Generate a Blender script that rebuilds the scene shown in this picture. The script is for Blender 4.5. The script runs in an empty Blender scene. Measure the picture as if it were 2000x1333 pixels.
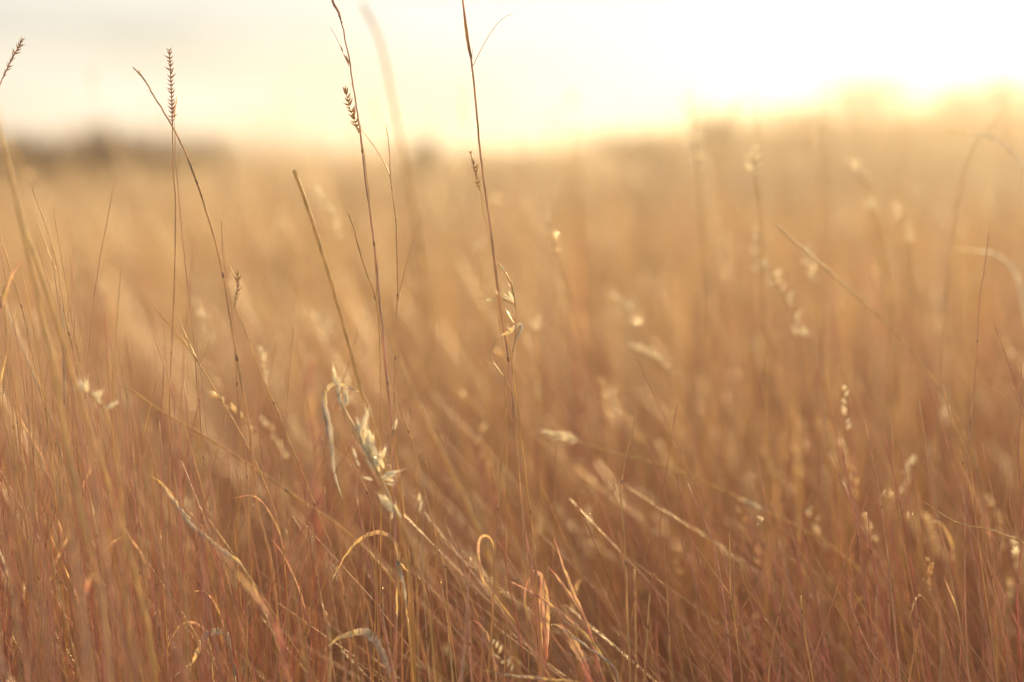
import bpy, math, random
import numpy as np
from mathutils import Vector, Matrix
R = math.radians
random.seed(7); rng = np.random.default_rng(11)
scene = bpy.context.scene
col = scene.collection

# ------------------------------------------------------------------ camera
CAM_Z = 0.80
PITCH = math.atan((666.5-285.0)/2778.0)
FOC = 1.10
cam_d = bpy.data.cameras.new("camera")
cam = bpy.data.objects.new("camera", cam_d); col.objects.link(cam)
cam.location = (0, 0, CAM_Z)
cam.rotation_euler = (math.pi/2-PITCH, 0, 0)
cam_d.lens = 50; cam_d.sensor_width = 36
cam_d.clip_start = 0.02; cam_d.clip_end = 3000
cam_d.dof.use_dof = True
cam_d.dof.focus_distance = FOC
cam_d.dof.aperture_fstop = 1.8
scene.camera = cam

# ------------------------------------------------------------------ sky, sun, exposure
SUN_EL, SUN_AZ = R(16.0), R(31.0)
SUN_DIR = Vector((math.sin(SUN_AZ)*math.cos(SUN_EL), math.cos(SUN_AZ)*math.cos(SUN_EL), math.sin(SUN_EL)))
w = bpy.data.worlds.new("World"); scene.world = w; w.use_nodes = True
nt = w.node_tree; nt.nodes.clear()
N = nt.nodes.new; L = nt.links.new
sky = N('ShaderNodeTexSky'); sky.sky_type = 'NISHITA'; sky.sun_disc = False
sky.sun_elevation = SUN_EL; sky.sun_rotation = SUN_AZ
sky.altitude = 300; sky.air_density = 1.0; sky.dust_density = 1.6; sky.ozone_density = 0.6
tc = N('ShaderNodeTexCoord')
mp = N('ShaderNodeMapping'); mp.inputs['Scale'].default_value = (2.2, 2.2, 11.0)
cn = N('ShaderNodeTexNoise'); cn.inputs['Scale'].default_value = 1.5; cn.inputs['Detail'].default_value = 4
cr = N('ShaderNodeValToRGB'); cr.color_ramp.elements[0].position = 0.38; cr.color_ramp.elements[1].position = 0.62
cr.color_ramp.elements[0].color = (0.22, 0.22, 0.22, 1); cr.color_ramp.elements[1].color = (0.82, 0.82, 0.82, 1)
mx = N('ShaderNodeMix'); mx.data_type = 'RGBA'
mul = N('ShaderNodeMix'); mul.data_type = 'RGBA'; mul.blend_type = 'MULTIPLY'; mul.inputs[0].default_value = 1.0
mul.inputs[7].default_value = (0.97, 0.95, 1.04, 1)
cloudc = (11.6, 10.8, 9.4, 1)
bg = N('ShaderNodeBackground'); bg.inputs['Strength'].default_value = 0.0535
out = N('ShaderNodeOutputWorld')
L(tc.outputs['Generated'], mp.inputs['Vector']); L(mp.outputs[0], cn.inputs['Vector']); L(cn.outputs['Fac'], cr.inputs[0])
L(cr.outputs[0], mx.inputs[0]); L(sky.outputs[0], mul.inputs[6]); L(mul.outputs[2], mx.inputs[6])
mx.inputs[7].default_value = cloudc
L(mx.outputs[2], bg.inputs['Color']); L(bg.outputs[0], out.inputs['Surface'])

sl = bpy.data.lights.new("sun", 'SUN'); sun = bpy.data.objects.new("sun", sl); col.objects.link(sun)
sl.energy = 5.0; sl.angle = R(0.6); sl.color = (1.0, 0.70, 0.32)
sun.rotation_euler = (-SUN_DIR).to_track_quat('-Z', 'Y').to_euler()
sun.location = (6, 20, 12)

scene.render.engine = 'CYCLES'
scene.cycles.use_denoising = True
scene.cycles.denoiser = 'OPENIMAGEDENOISE'
scene.cycles.max_bounces = 6; scene.cycles.diffuse_bounces = 3; scene.cycles.glossy_bounces = 2
scene.cycles.transmission_bounces = 4; scene.cycles.volume_bounces = 1; scene.cycles.transparent_max_bounces = 4
scene.cycles.use_adaptive_sampling = False
scene.cycles.sample_clamp_indirect = 8.0
vs = scene.view_settings
vs.view_transform = 'Standard'; vs.look = 'None'; vs.exposure = 0.92; vs.gamma = 1.0

# ------------------------------------------------------------------ materials
def mat(name):
    m = bpy.data.materials.new(name); m.use_nodes = True
    m.node_tree.nodes.clear(); return m, m.node_tree
def grass_mat(name, ramp, trans, rough=0.45, attr='tone', noise=0.35, spec=0.5):
    m, t = mat(name); n = t.nodes.new; l = t.links.new
    at = n('ShaderNodeAttribute'); at.attribute_name = attr
    tcn = n('ShaderNodeTexCoord')
    mpn = n('ShaderNodeMapping'); mpn.inputs['Scale'].default_value = (1, 1, 0.12)
    nz = n('ShaderNodeTexNoise'); nz.inputs['Scale'].default_value = 260; nz.inputs['Detail'].default_value = 3
    l(tcn.outputs['Object'], mpn.inputs[0]); l(mpn.outputs[0], nz.inputs['Vector'])
    rp = n('ShaderNodeValToRGB')
    while len(rp.color_ramp.elements) < len(ramp): rp.color_ramp.elements.new(0.5)
    for e, (p, c) in zip(rp.color_ramp.elements, ramp): e.position = p; e.color = (*c, 1)
    l(at.outputs['Fac'], rp.inputs[0])
    mr = n('ShaderNodeMapRange'); mr.inputs[1].default_value = 0.3; mr.inputs[2].default_value = 0.7
    mr.inputs[3].default_value = 1-noise; mr.inputs[4].default_value = 1+noise*0.5
    l(nz.outputs['Fac'], mr.inputs[0])
    mm = n('ShaderNodeMix'); mm.data_type = 'RGBA'; mm.blend_type = 'MULTIPLY'; mm.inputs[0].default_value = 1
    l(rp.outputs[0], mm.inputs[6]); l(mr.outputs[0], mm.inputs[7])
    pb = n('ShaderNodeBsdfPrincipled'); pb.inputs['Roughness'].default_value = rough
    pb.inputs['Specular IOR Level'].default_value = spec
    l(mm.outputs[2], pb.inputs['Base Color'])
    tl = n('ShaderNodeBsdfTranslucent'); l(mm.outputs[2], tl.inputs['Color'])
    ms = n('ShaderNodeMixShader'); ms.inputs[0].default_value = trans
    l(pb.outputs[0], ms.inputs[1]); l(tl.outputs[0], ms.inputs[2])
    o = n('ShaderNodeOutputMaterial'); l(ms.outputs[0], o.inputs['Surface'])
    return m
RAMP = [(0.0, (0.54, 0.48, 0.40)), (0.28, (0.76, 0.55, 0.24)), (0.55, (0.71, 0.48, 0.25)), (0.8, (0.68, 0.41, 0.31)), (1.0, (0.63, 0.26, 0.20))]
M = {}
M['stem'] = grass_mat('dry_stem', RAMP, 0.38, 0.30, spec=.85)
M['leaf'] = grass_mat('dry_leaf', RAMP, 0.50, 0.62, noise=0.45, spec=.22)
M['old_shaded'] = grass_mat('weathered_shaded_leaf', [(0, (0.22, 0.17, 0.12)), (.5, (0.19, 0.12, 0.07)), (1, (0.18, 0.085, 0.055))], 0.35, 0.7, noise=0.45, spec=.2)  # decayed grey-brown, darkened further to paint shade between the stems
M['glume'] = grass_mat('pale_glume', [(0, (0.95, 0.90, 0.76)), (1, (0.80, 0.58, 0.32))], 0.66, 0.16, noise=0.06, spec=1.0)
M['barb'] = grass_mat('brown_barb', [(0, (0.70, 0.50, 0.27)), (1, (0.56, 0.33, 0.18))], 0.45, 0.35)
M['joint'] = grass_mat('dark_joint', [(0, (0.36, 0.24, 0.14)), (1, (0.38, 0.20, 0.12))], 0.1, 0.5)
def simple(name, c0, c1, scale, rough=0.9, trans=0.0):
    m, t = mat(name); n = t.nodes.new; l = t.links.new
    tcn = n('ShaderNodeTexCoord'); nz = n('ShaderNodeTexNoise'); nz.inputs['Scale'].default_value = scale; nz.inputs['Detail'].default_value = 6
    rp = n('ShaderNodeValToRGB'); rp.color_ramp.elements[0].position = .35; rp.color_ramp.elements[1].position = .68
    rp.color_ramp.elements[0].color = (*c0, 1); rp.color_ramp.elements[1].color = (*c1, 1)
    l(tcn.outputs['Object'], nz.inputs['Vector']); l(nz.outputs['Fac'], rp.inputs[0])
    pb = n('ShaderNodeBsdfPrincipled'); pb.inputs['Roughness'].default_value = rough; pb.inputs['Specular IOR Level'].default_value = .2
    l(rp.outputs[0], pb.inputs['Base Color'])
    o = n('ShaderNodeOutputMaterial')
    if trans:
        tl = n('ShaderNodeBsdfTranslucent'); l(rp.outputs[0], tl.inputs['Color']); ms = n('ShaderNodeMixShader'); ms.inputs[0].default_value = trans
        l(pb.outputs[0], ms.inputs[1]); l(tl.outputs[0], ms.inputs[2]); l(ms.outputs[0], o.inputs['Surface'])
    else: l(pb.outputs[0], o.inputs['Surface'])
    return m
M['soil'] = simple('soil_litter', (0.10, 0.07, 0.045), (0.26, 0.18, 0.11), 9.0)
M['bark'] = simple('shrub_bark', (0.10, 0.07, 0.05), (0.18, 0.12, 0.08), 30)
M['shrub'] = simple('shrub_leaf', (0.10, 0.06, 0.035), (0.17, 0.10, 0.05), 3, trans=0.2)

# ------------------------------------------------------------------ helpers
def new_mesh(name, v, f_list, tone=None, mats=(), mat_idx=None, smooth=True):
    """v (n,3); f_list: list of (k,4)/(k,3) int arrays"""
    me = bpy.data.meshes.new(name)
    v = np.asarray(v, dtype=np.float32)
    me.vertices.add(len(v)); me.vertices.foreach_set('co', v.ravel())
    tot = np.concatenate([np.full(len(f), f.shape[1], dtype=np.int32) for f in f_list])
    li = np.concatenate([f.astype(np.int32).ravel() for f in f_list])
    me.loops.add(len(li)); me.loops.foreach_set('vertex_index', li)
    me.polygons.add(len(tot))
    st = np.zeros(len(tot), dtype=np.int32); st[1:] = np.cumsum(tot)[:-1]
    me.polygons.foreach_set('loop_start', st)
    if mat_idx is not None: me.polygons.foreach_set('material_index', mat_idx.astype(np.int32))
    me.polygons.foreach_set('use_smooth', np.full(len(tot), smooth))
    me.update(calc_edges=True)
    if tone is not None:
        a = me.attributes.new('tone', 'FLOAT', 'POINT')
        a.data.foreach_set('value', np.broadcast_to(np.asarray(tone, dtype=np.float32), (len(v),)).copy())
    for m in mats: me.materials.append(m)
    return me
def link(name, me, parent=None):
    o = bpy.data.objects.new(name, me); col.objects.link(o)
    if parent: o.parent = parent
    return o
def thing(name, label, cat, loc, group=None):
    o = bpy.data.objects.new(name, None); col.objects.link(o); o.empty_display_size = .02
    o.location = loc; o['label'] = label; o['category'] = cat
    if group: o['group'] = group
    return o
sp_, cp_ = math.sin(PITCH), math.cos(PITCH)
def at(px, py, d):
    """pixel of the 2000 x 1333 photograph and distance along the view axis -> point"""
    u = (px-1000.0)/2778.0; v = (666.5-py)/2778.0
    return np.array((u*d, d*cp_ + v*d*sp_, CAM_Z - d*sp_ + v*d*cp_))
def smooth_path(P, seg=5):
    P = np.asarray(P, float)
    if len(P) < 3:
        t = np.linspace(0, 1, seg+1)[:, None]; return P[0]*(1-t)+P[-1]*t
    Q = np.vstack([2*P[0]-P[1], P, 2*P[-1]-P[-2]]); res = []
    for i in range(1, len(Q)-2):
        for k in range(seg):
            t = k/seg; a, b, c, d = Q[i-1], Q[i], Q[i+1], Q[i+2]
            res.append(.5*((2*b)+(c-a)*t+(2*a-5*b+4*c-d)*t*t+(3*b-a-3*c+d)*t**3))
    res.append(P[-1]); return np.array(res)
def frames(P, hint=None):
    T = np.gradient(P, axis=0); T /= np.linalg.norm(T, axis=1)[:, None]+1e-12
    h = np.array((0.2, -1.0, 0.1)) if hint is None else hint
    n = h - T[0]*h.dot(T[0]); n /= np.linalg.norm(n); Ns = []
    for t in T:
        n = n - t*n.dot(t); n /= np.linalg.norm(n)+1e-12; Ns.append(n)
    Ns = np.array(Ns); return T, Ns, np.cross(T, Ns)
def tube(P, rad, sides=6):
    P = np.asarray(P); rad = np.broadcast_to(rad, (len(P),)); T, A, B = frames(P)
    ang = np.linspace(0, 2*np.pi, sides, endpoint=False)
    v = P[:, None]+rad[:, None, None]*(np.cos(ang)[None, :, None]*A[:, None]+np.sin(ang)[None, :, None]*B[:, None])
    n = len(P); i = np.arange(n-1)[:, None]*sides; j = np.arange(sides)[None]; k = (j+1) % sides
    f = np.stack([i+j, i+k, i+sides+k, i+sides+j], -1).reshape(-1, 4)
    v = np.vstack([v.reshape(-1, 3), P[:1], P[-1:]])
    jj = np.arange(sides); kk = (jj+1) % sides; m = n*sides
    c = np.vstack([np.stack([kk, jj, np.full(sides, m)], -1), np.stack([jj+(n-1)*sides, kk+(n-1)*sides, np.full(sides, m+1)], -1)])
    return v, [f, c]
def ribbon(P, wid, fold=0.3, tw0=0.0, tw1=0.0, hint=None):
    """a folded leaf blade: edge, midrib, edge, with crinkled margins"""
    P = np.asarray(P); n = len(P); T, A, B = frames(P, hint)
    a = np.linspace(tw0, tw1, n); S = np.cos(a)[:, None]*B+np.sin(a)[:, None]*A; U = np.cross(S, T)
    wj = wid*(1+0.10*np.sin(np.arange(n)*1.7+P[0, 0]*90)); h = (wj/2)[:, None]
    v = np.stack([P-S*h+U*h*fold, P, P+S*h+U*h*fold], 1).reshape(-1, 3)
    i = np.arange(n-1)[:, None]*3; j = np.arange(2)[None]
    f = np.stack([i+j, i+j+1, i+j+4, i+j+3], -1).reshape(-1, 4)
    return v, [f]
def smoothstep(t): t = np.clip(t, 0, 1); return t*t*(3-2*t)
def terrain(x, y):
    x = np.asarray(x, float); y = np.asarray(y, float)
    z = np.clip(x-0.5, 0, 14)*0.12*smoothstep((y-8)/32)
    z = z + 0.03*np.sin(x*0.9+1.3)*np.sin(y*0.7)*smoothstep((y-3)/4)
    return z

# ------------------------------------------------------------------ ground
def grid_axis(a, b, near, n):
    t = np.linspace(-1, 1, n); s = np.sign(t)*np.abs(t)**2.6
    return np.where(s < 0, near+(near-a)*s, near+(b-near)*s)
gx = grid_axis(-200, 200, 0, 121); gy = grid_axis(-40, 210, 6, 121)
X, Y = np.meshgrid(gx, gy, indexing='ij'); Z = terrain(X, Y)
nx, ny = X.shape; ii = np.arange(nx-1)[:, None]*ny; jj = np.arange(ny-1)[None]
gf = np.stack([ii+jj, ii+ny+jj, ii+ny+jj+1, ii+jj+1], -1).reshape(-1, 4)
g = link('ground', new_mesh('ground', np.stack([X, Y, Z], -1).reshape(-1, 3), [gf], mats=[M['soil']]))
g['kind'] = 'structure'

# ------------------------------------------------------------------ grass nobody could count
def field_arrays(x, y, h, lx, ly, r, K, sides, tone, curve=0.5, taper=0.65):
    n = len(x); t = np.linspace(0, 1, K+1)[None]
    bow = (1-curve)*t+curve*t*t
    jx = rng.normal(0, .012, n)[:, None]*np.sin(t*np.pi*2); jy = rng.normal(0, .012, n)[:, None]*np.sin(t*np.pi*2)
    lean2 = np.clip(1-(lx**2+ly**2)*.5, .35, 1)
    px = x[:, None]+(lx*h)[:, None]*bow+jx*h[:, None]; py = y[:, None]+(ly*h)[:, None]*bow+jy*h[:, None]
    pz = terrain(x, y)[:, None]-0.01+(h*lean2)[:, None]*t
    P = np.stack([px, py, pz], -1)
    rad = r[:, None]*(1-taper*t)
    ph = rng.uniform(0, 6.28, n); ang = ph[:, None]+np.linspace(0, 2*np.pi, sides, endpoint=False)[None]
    off = np.stack([np.cos(ang), np.sin(ang), np.zeros_like(ang)], -1)
    v = P[:, :, None]+rad[:, :, None, None]*off[:, None]
    base = (np.arange(n)*(K+1)*sides)[:, None, None]+(np.arange(K)*sides)[None, :, None]
    j = np.arange(sides)[None, None]; k = (j+1) % sides
    f = np.stack([base+j, base+k, base+sides+k, base+sides+j], -1).reshape(-1, 4)
    tn = np.clip(tone[:, None]+0.12*(0.5-t), 0, 1)
    tn = np.repeat(tn.reshape(-1), sides)
    return v.reshape(-1, 3), f, tn, P
def blade_arrays(bx, by, bz, ang, Ln, rise, drop, wd, K, tone, out=None):
    n = len(bx); s = np.linspace(0, 1, K+1)[None]
    d = (s-0.25*s*s)*Ln[:, None]
    of = .75 if out is None else out[:, None]
    px = bx[:, None]+np.cos(ang)[:, None]*d*of; py = by[:, None]+np.sin(ang)[:, None]*d*of
    pz = bz[:, None]+Ln[:, None]*(rise[:, None]*s-drop[:, None]*s*s)
    pz = np.maximum(pz, terrain(bx, by)[:, None]+.006)
    wv = wd[:, None]*(0.35+.65*np.sin(np.clip(s*1.5+.35, 0, 1.57)))*(1-s**3)+.0002
    tw = rng.uniform(-1.2, 1.2, n)[:, None]+rng.uniform(-1.5, 1.5, n)[:, None]*s
    sx = -np.sin(ang)[:, None]*np.cos(tw); sy = np.cos(ang)[:, None]*np.cos(tw); sz = np.sin(tw)
    P = np.stack([px, py, pz], -1); S = np.stack([sx, sy, sz], -1)*wv[:, :, None]*.5
    up = np.stack([np.zeros_like(sx), np.zeros_like(sx), np.abs(wv)*.18], -1)
    v = np.stack([P-S+up, P, P+S+up], 2)
    base = (np.arange(n)*(K+1)*3)[:, None, None]+(np.arange(K)*3)[None, :, None]; j = np.arange(2)[None, None]
    f = np.stack([base+j, base+j+1, base+j+4, base+j+3], -1).reshape(-1, 4)
    return v.reshape(-1, 3), f, np.repeat(tone, (K+1)*3)
def heads_arrays(P, Ln, wd, tone):
    """feathery seed heads: six florets splayed round the tip of each stem"""
    n = len(P); tip = P[:, -1]; d = P[:, -1]-P[:, -2]; d /= np.linalg.norm(d, axis=1)[:, None]
    V = []; F = []; c = 0
    for q in range(7):
        b = tip-d*(Ln*(0.9*q/7))[:, None]
        a = rng.uniform(0, 6.28, n); o = np.stack([np.cos(a), np.sin(a), np.zeros(n)], -1)
        ax = d*.85+o*.45; ax /= np.linalg.norm(ax, axis=1)[:, None]
        s1 = np.cross(ax, o); s1 /= np.linalg.norm(s1, axis=1)[:, None]+1e-9; s2 = np.cross(ax, s1)
        fl = (Ln*rng.uniform(.14, .24, n))[:, None]; ww = (wd*rng.uniform(.7, 1.3, n))[:, None]
        m = b+ax*fl*.45
        V.append(np.stack([b, m+s1*ww, m+s2*ww*.6, m-s1*ww, m-s2*ww*.6, b+ax*fl], 1))
    v = np.concatenate(V, 0); nn = len(v); base = (np.arange(nn)*6)[:, None, None]
    tri = np.array([[0, 2, 1], [0, 3, 2], [0, 4, 3], [0, 1, 4], [5, 1, 2], [5, 2, 3], [5, 3, 4], [5, 4, 1]])[None]
    return v.reshape(-1, 3), (base+tri).reshape(-1, 3), np.repeat(np.tile(tone, 7), 6)
def scatter(n, d0, d1, half=0.46, side=1.2, power=1.0):
    u = rng.uniform(0, 1, n)**power; y = d0+(d1-d0)*u
    x = rng.uniform(-1, 1, n)*(y*half+side); return x, y
def patch(x, y, s):
    return (np.sin(x*s*1.3+2.1*np.sin(y*s*.7))+np.sin(y*s*1.1+1.7*np.sin(x*s*.9+1)))*.5
def make_field(name, label, parts, cat='grass'):
    V, Q, Tr, tn, o = [], [], [], [], 0; qi, ti = [], []
    for (v, f, t, mi) in parts:
        V.append(v); tn.append(t)
        if f.shape[1] == 4: Q.append(f+o); qi.append(np.full(len(f), mi))
        else: Tr.append(f+o); ti.append(np.full(len(f), mi))
        o += len(v)
    fl = [np.concatenate(Q)]+([np.concatenate(Tr)] if Tr else [])
    me = new_mesh(name, np.concatenate(V), fl, np.concatenate(tn), [M['stem'], M['leaf'], M['glume'], M['old_shaded']], np.concatenate(qi+ti))
    ob = link(name, me); ob['kind'] = 'stuff'; ob['label'] = label; ob['category'] = cat
    return ob
def canopy(n, d0, d1, h0, hs, r0, K, sides, head_frac, tall_frac, nl, lk, side=1.2, near_clear=False, power=1.0, headw=.0016, tm=.5, lm=1):
    x, y = scatter(n, d0, d1, side=side, power=power)
    if near_clear:
        keep = ~((y < 1.45) & (np.abs(x-0.05) < 0.14*y)) | (rng.uniform(0, 1, n) < .35)
        x, y = x[keep], y[keep]; n = len(x)
    pt = .5*patch(x, y, 1.4)+patch(x+3, y, 5.2)
    h = np.clip(rng.normal(h0, hs, n)*(1+.15*pt), .12, None)
    tall = rng.uniform(0, 1, n) < tall_frac; h = np.where(tall, np.where(y < 1.9, rng.uniform(.50, .74, n), rng.uniform(.60, .95, n)+np.where(y > 8, rng.uniform(0, .35, n), 0)), h)
    lx = rng.normal(-.22, .17, n)-.10*patch(x, y, .8); ly = rng.normal(0, .17, n)
    r = rng.lognormal(math.log(r0), .35, n); r = np.where(tall & (y < 3.6), r*.7, r)
    sidec = np.clip(np.abs(x/(y+.5))/.36, 0, 1)
    tone = np.clip(rng.normal(tm, .17, n)+.20*pt+.12*sidec, .02, 1)
    v, f, t, P = field_arrays(x, y, h, lx, ly, r, K, sides, tone)
    parts = [(v, f, t, 0)]
    hd = (rng.uniform(0, 1, n) < head_frac) | (tall & (rng.uniform(0, 1, n) < .75))
    if hd.any():
        m = int(hd.sum()); sc = (r[hd]/.0011)
        vv, ff, tt = heads_arrays(P[hd], rng.uniform(.035, .075, m), np.full(m, headw)*np.clip(sc, .8, 2.5), rng.uniform(0, .8, m))
        parts.append((vv, ff, tt, 2))
    if nl:
        ok = np.flatnonzero(~tall); idx = ok[rng.integers(0, len(ok), nl)]; kk = rng.uniform(0, .6, nl); q = (kk*K).astype(int)
        b = P[idx, q]
        a = rng.uniform(0, 6.28, nl)
        Ln = rng.uniform(.10, .30, nl)
        bl = blade_arrays(b[:, 0], b[:, 1], b[:, 2], a, Ln, rng.uniform(.5, 1.3, nl), rng.uniform(.3, 1.3, nl), rng.uniform(.0012, .0034, nl)*(r0/.0009), lk, np.clip(tone[idx]+rng.normal(.08, .2, nl), 0, 1))
        parts.append((*bl, lm))
    return parts
near = canopy(9000, 1.30, 3.6, .44, .09, .0009, 8, 3, .20, .07, 8000, 7, side=.9, near_clear=True, lm=3, tm=.76, headw=.0030)  # near blades take the darkened leaf colour as painted shade low down
mid = canopy(15000, 3.2, 12, .47, .09, .0011, 5, 3, .16, .06, 6000, 5, side=1.2, power=.8, tm=.38, headw=.0028)
far = canopy(34000, 11, 62, .50, .10, .0038, 3, 3, .16, .07, 0, 3, side=2.5, power=.75, headw=.005, tm=.30)
def straws(n, d0, d1, wlo, whi, llo, lhi):
    x, y = scatter(n, d0, d1, side=1.0, power=.8); L_ = rng.uniform(llo, lhi, n)
    keep = ~((y < 1.8) & (np.abs(x-0.04) < 0.12*y)); x, y, L_ = x[keep], y[keep], L_[keep]; n = len(x)
    a = np.where(rng.uniform(0, 1, n) < .75, rng.normal(math.pi, .6, n), rng.uniform(0, 6.28, n))
    return (*blade_arrays(x, y, rng.uniform(.0, .16, n), a, L_, rng.uniform(.95, 1.1, n), rng.uniform(0, .22, n), rng.uniform(wlo, whi, n), 7, np.clip(rng.normal(.40, .27, n), 0, 1), rng.uniform(.08, .5, n)), 1)
def fine(n, d0, d1):
    x, y = scatter(n, d0, d1, half=.42, side=.12)
    u = x/y; keep = rng.uniform(0, 1, n) < np.where(u < -.10, 1.0, np.where(u > .14, .85, .22)); x, y, u = x[keep], y[keep], u[keep]; n = len(x)
    h = np.clip(rng.normal(.43, .10, n)+np.where(u < -.2, .10, 0), .15, .74)
    v, f, t, P = field_arrays(x, y, h, rng.normal(-.20, .26, n)-np.where(u > .14, .18, 0), rng.normal(0, .15, n), rng.uniform(.0004, .0011, n), 8, 4, np.clip(rng.normal(.80, .2, n), .05, 1), .55)
    return (v, f, t, 0)
def fine_right(n, d0, d1):
    x, y = scatter(n, d0, d1, half=.42, side=.1); keep = (x/y > .02) | (rng.uniform(0, 1, n) < .3); x, y = x[keep], y[keep]; n = len(x)
    v, f, t, P = field_arrays(x, y, np.clip(rng.normal(.52, .09, n), .2, .74), rng.normal(-.25, .3, n), rng.normal(0, .2, n), rng.uniform(.0004, .0011, n), 8, 4, np.clip(rng.normal(.55, .22, n), .05, 1), .55)
    return (v, f, t, 0)
broad = [fine_right(1500, 1.16, 2.3), fine(1500, .93, 1.7), fine(1500, .99, 1.14), straws(700, 1.5, 2.2, .0018, .0036, .28, .50), straws(1500, 2.1, 4.0, .003, .007, .30, .60), straws(2600, 3.5, 10, .004, .010, .30, .60)]
make_field('dry_grass', 'copper and straw coloured dry grass filling the meadow behind the sharp stems', near+mid+broad)
make_field('distant_grass', 'soft golden mass of far grass reaching the bright horizon', far)
# matted dead blades low between the stems, colour darkened to deepen the shade there
nlit = 9000
x, y = scatter(nlit, .55, 3.2, side=.8)
lit = blade_arrays(x, y, rng.uniform(.01, .20, nlit), rng.uniform(0, 6.28, nlit), rng.uniform(.08, .30, nlit), rng.uniform(0, .9, nlit), rng.uniform(.0, .7, nlit), rng.uniform(.0010, .0026, nlit), 6, np.clip(rng.normal(.62, .28, nlit), 0, 1))
make_field('dead_leaves', 'matted dead grass blades lying low between the stems', [(*lit, 3)], 'dead leaves')

# ------------------------------------------------------------------ single grass plants
def root_path(P, flat=0.72):
    """carry a traced stem on down to the soil, bending upright"""
    P = [np.asarray(p, float) for p in P]; p = P[-1]; t = P[-1]-P[-2]; t /= np.linalg.norm(t)
    if t[2] > -.25: t = np.array((t[0], t[1], -.25))
    step = 0.07; t /= np.linalg.norm(t)
    while p[2] > 0.03:
        t = t*np.array((flat, flat, 1)); t /= np.linalg.norm(t)
        s = min(step, max(.012, (p[2]+.012)/max(.2, -t[2]))); p = p+t*s; P.append(p)
        if p[2] < 0.012: break
    q = P[-1].copy(); q[2] = -0.012; P[-1] = q
    return P
SP = None
def spikelet_mesh(tone=.3, fat=1.0, m='glume'):
    P = np.array([(0, 0, 0), (0, 0, .18), (0, .02, .45), (0, .05, .72), (0, .09, 1.0)])
    v, f = tube(P, np.array((.035, .10, .085, .035, .004))*fat, 5)
    return new_mesh('spikelet', v, f, tone, [M[m]])
def husk_mesh(tone, fat=1.0):
    """an open husk: two boat-shaped bracts leaning apart, paper thin as in life"""
    V, F = [], []; t = np.array((0, .15, .38, .62, .84, 1.0)); wd = np.array((.03, .13, .20, .18, .10, .01))*fat
    for q, (sg, ph) in enumerate(((1, 0), (-1, .25))):
        off = sg*(.02+.22*t*(1.15-t))*fat
        for k in range(6): V += [(-wd[k], off[k]-sg*wd[k]*.55, t[k]*(1-ph*.4)), (0, off[k]+sg*wd[k]*.35, t[k]*(1-ph*.4)), (wd[k], off[k]-sg*wd[k]*.55, t[k]*(1-ph*.4))]
        o = q*18
        F += [(o+3*k+j, o+3*k+j+1, o+3*k+j+4, o+3*k+j+3) for k in range(5) for j in range(2)]
    Tq = []
    for q in range(4):                                     # hair-fine awns
        a = q*1.57+.5; c = np.array((math.cos(a), math.sin(a), 0)); b0 = np.array((0, 0, .55+.1*q)); e = b0+c*(.22+.06*q)+np.array((0, 0, .75)); o = len(V)
        k = np.array((-c[1], c[0], 0))*.012; V += [tuple(b0-k), tuple(b0+k), tuple(e)]; Tq.append((o, o+1, o+2))
    return new_mesh('husk', np.array(V), [np.array(F), np.array(Tq)], tone, [M['glume']])
ME_SLIM = spikelet_mesh(.7, 1.15, 'barb'); ME_FAT = husk_mesh(.02, .66); ME_MID = spikelet_mesh(.25, 1.3, 'barb')
def place(name, me, parent, p, axis, size, roll, base):
    o = link(name, me, parent); a = Vector(axis).normalized()
    q = a.to_track_quat('Z', 'Y'); m = q.to_matrix().to_4x4() @ Matrix.Rotation(roll, 4, 'Z')
    o.rotation_mode = 'QUATERNION'; o.rotation_quaternion = m.to_quaternion()
    o.location = Vector(p)-Vector(base); o.scale = (size,)*3
    return o
def part(name, vf, tone, m, parent, base):
    v, f = vf; return link(name, new_mesh(name, np.asarray(v)-np.asarray(base), f, tone, [M[m]]), parent)
def resamp(P, n):
    P = np.asarray(P); s = np.r_[0, np.cumsum(np.linalg.norm(np.diff(P, axis=0), axis=1))]; t = np.linspace(0, s[-1], n)
    return np.stack([np.interp(t, s, P[:, k]) for k in range(3)], -1)
def trace(pts, d, dd=0.0):
    """pixels -> points; the depth may drift along the stem"""
    k = len(pts); return [at(p[0], p[1], p[2] if len(p) > 2 else d+dd*(i/max(1, k-1))) for i, p in enumerate(pts)]
def px(wpx, d): return wpx*d/2778.0
def spike(t, base, pts, d, rows=17, wpx=14, me=None, ang=40, tone=.75, gap=.1):
    """a comb-like seed spike, rows of paired barbs on a thin axis"""
    P = resamp(smooth_path(trace(pts, d), 6), rows+1)      # tip first
    hd = part('seed_head', tube(P, px(1.3, d), 5), tone, 'stem', t, base)
    T = np.gradient(P, axis=0); view = np.array((0.12, 1, .05))
    for i in range(rows):
        ax = -T[i]/np.linalg.norm(T[i]); s = np.cross(ax, view); s /= np.linalg.norm(s)
        ln = px(wpx, d)*(.72 if i in (0, rows-1) else random.uniform(.88, 1.1))
        for sg in (-1, 1):
            if random.random() < gap: continue
            a = R(ang+random.gauss(0, 9)-(14 if i < 2 else 0)); ln = px(wpx, d)*(.75 if i in (0, rows-1) else random.uniform(.7, 1.2))
            dr = ax*math.cos(a)+s*sg*math.sin(a)+view*random.uniform(-.3, .3)
            place('spikelet', me or ME_SLIM, hd, P[i], dr, ln, random.uniform(0, 6), base)
    return hd
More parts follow.
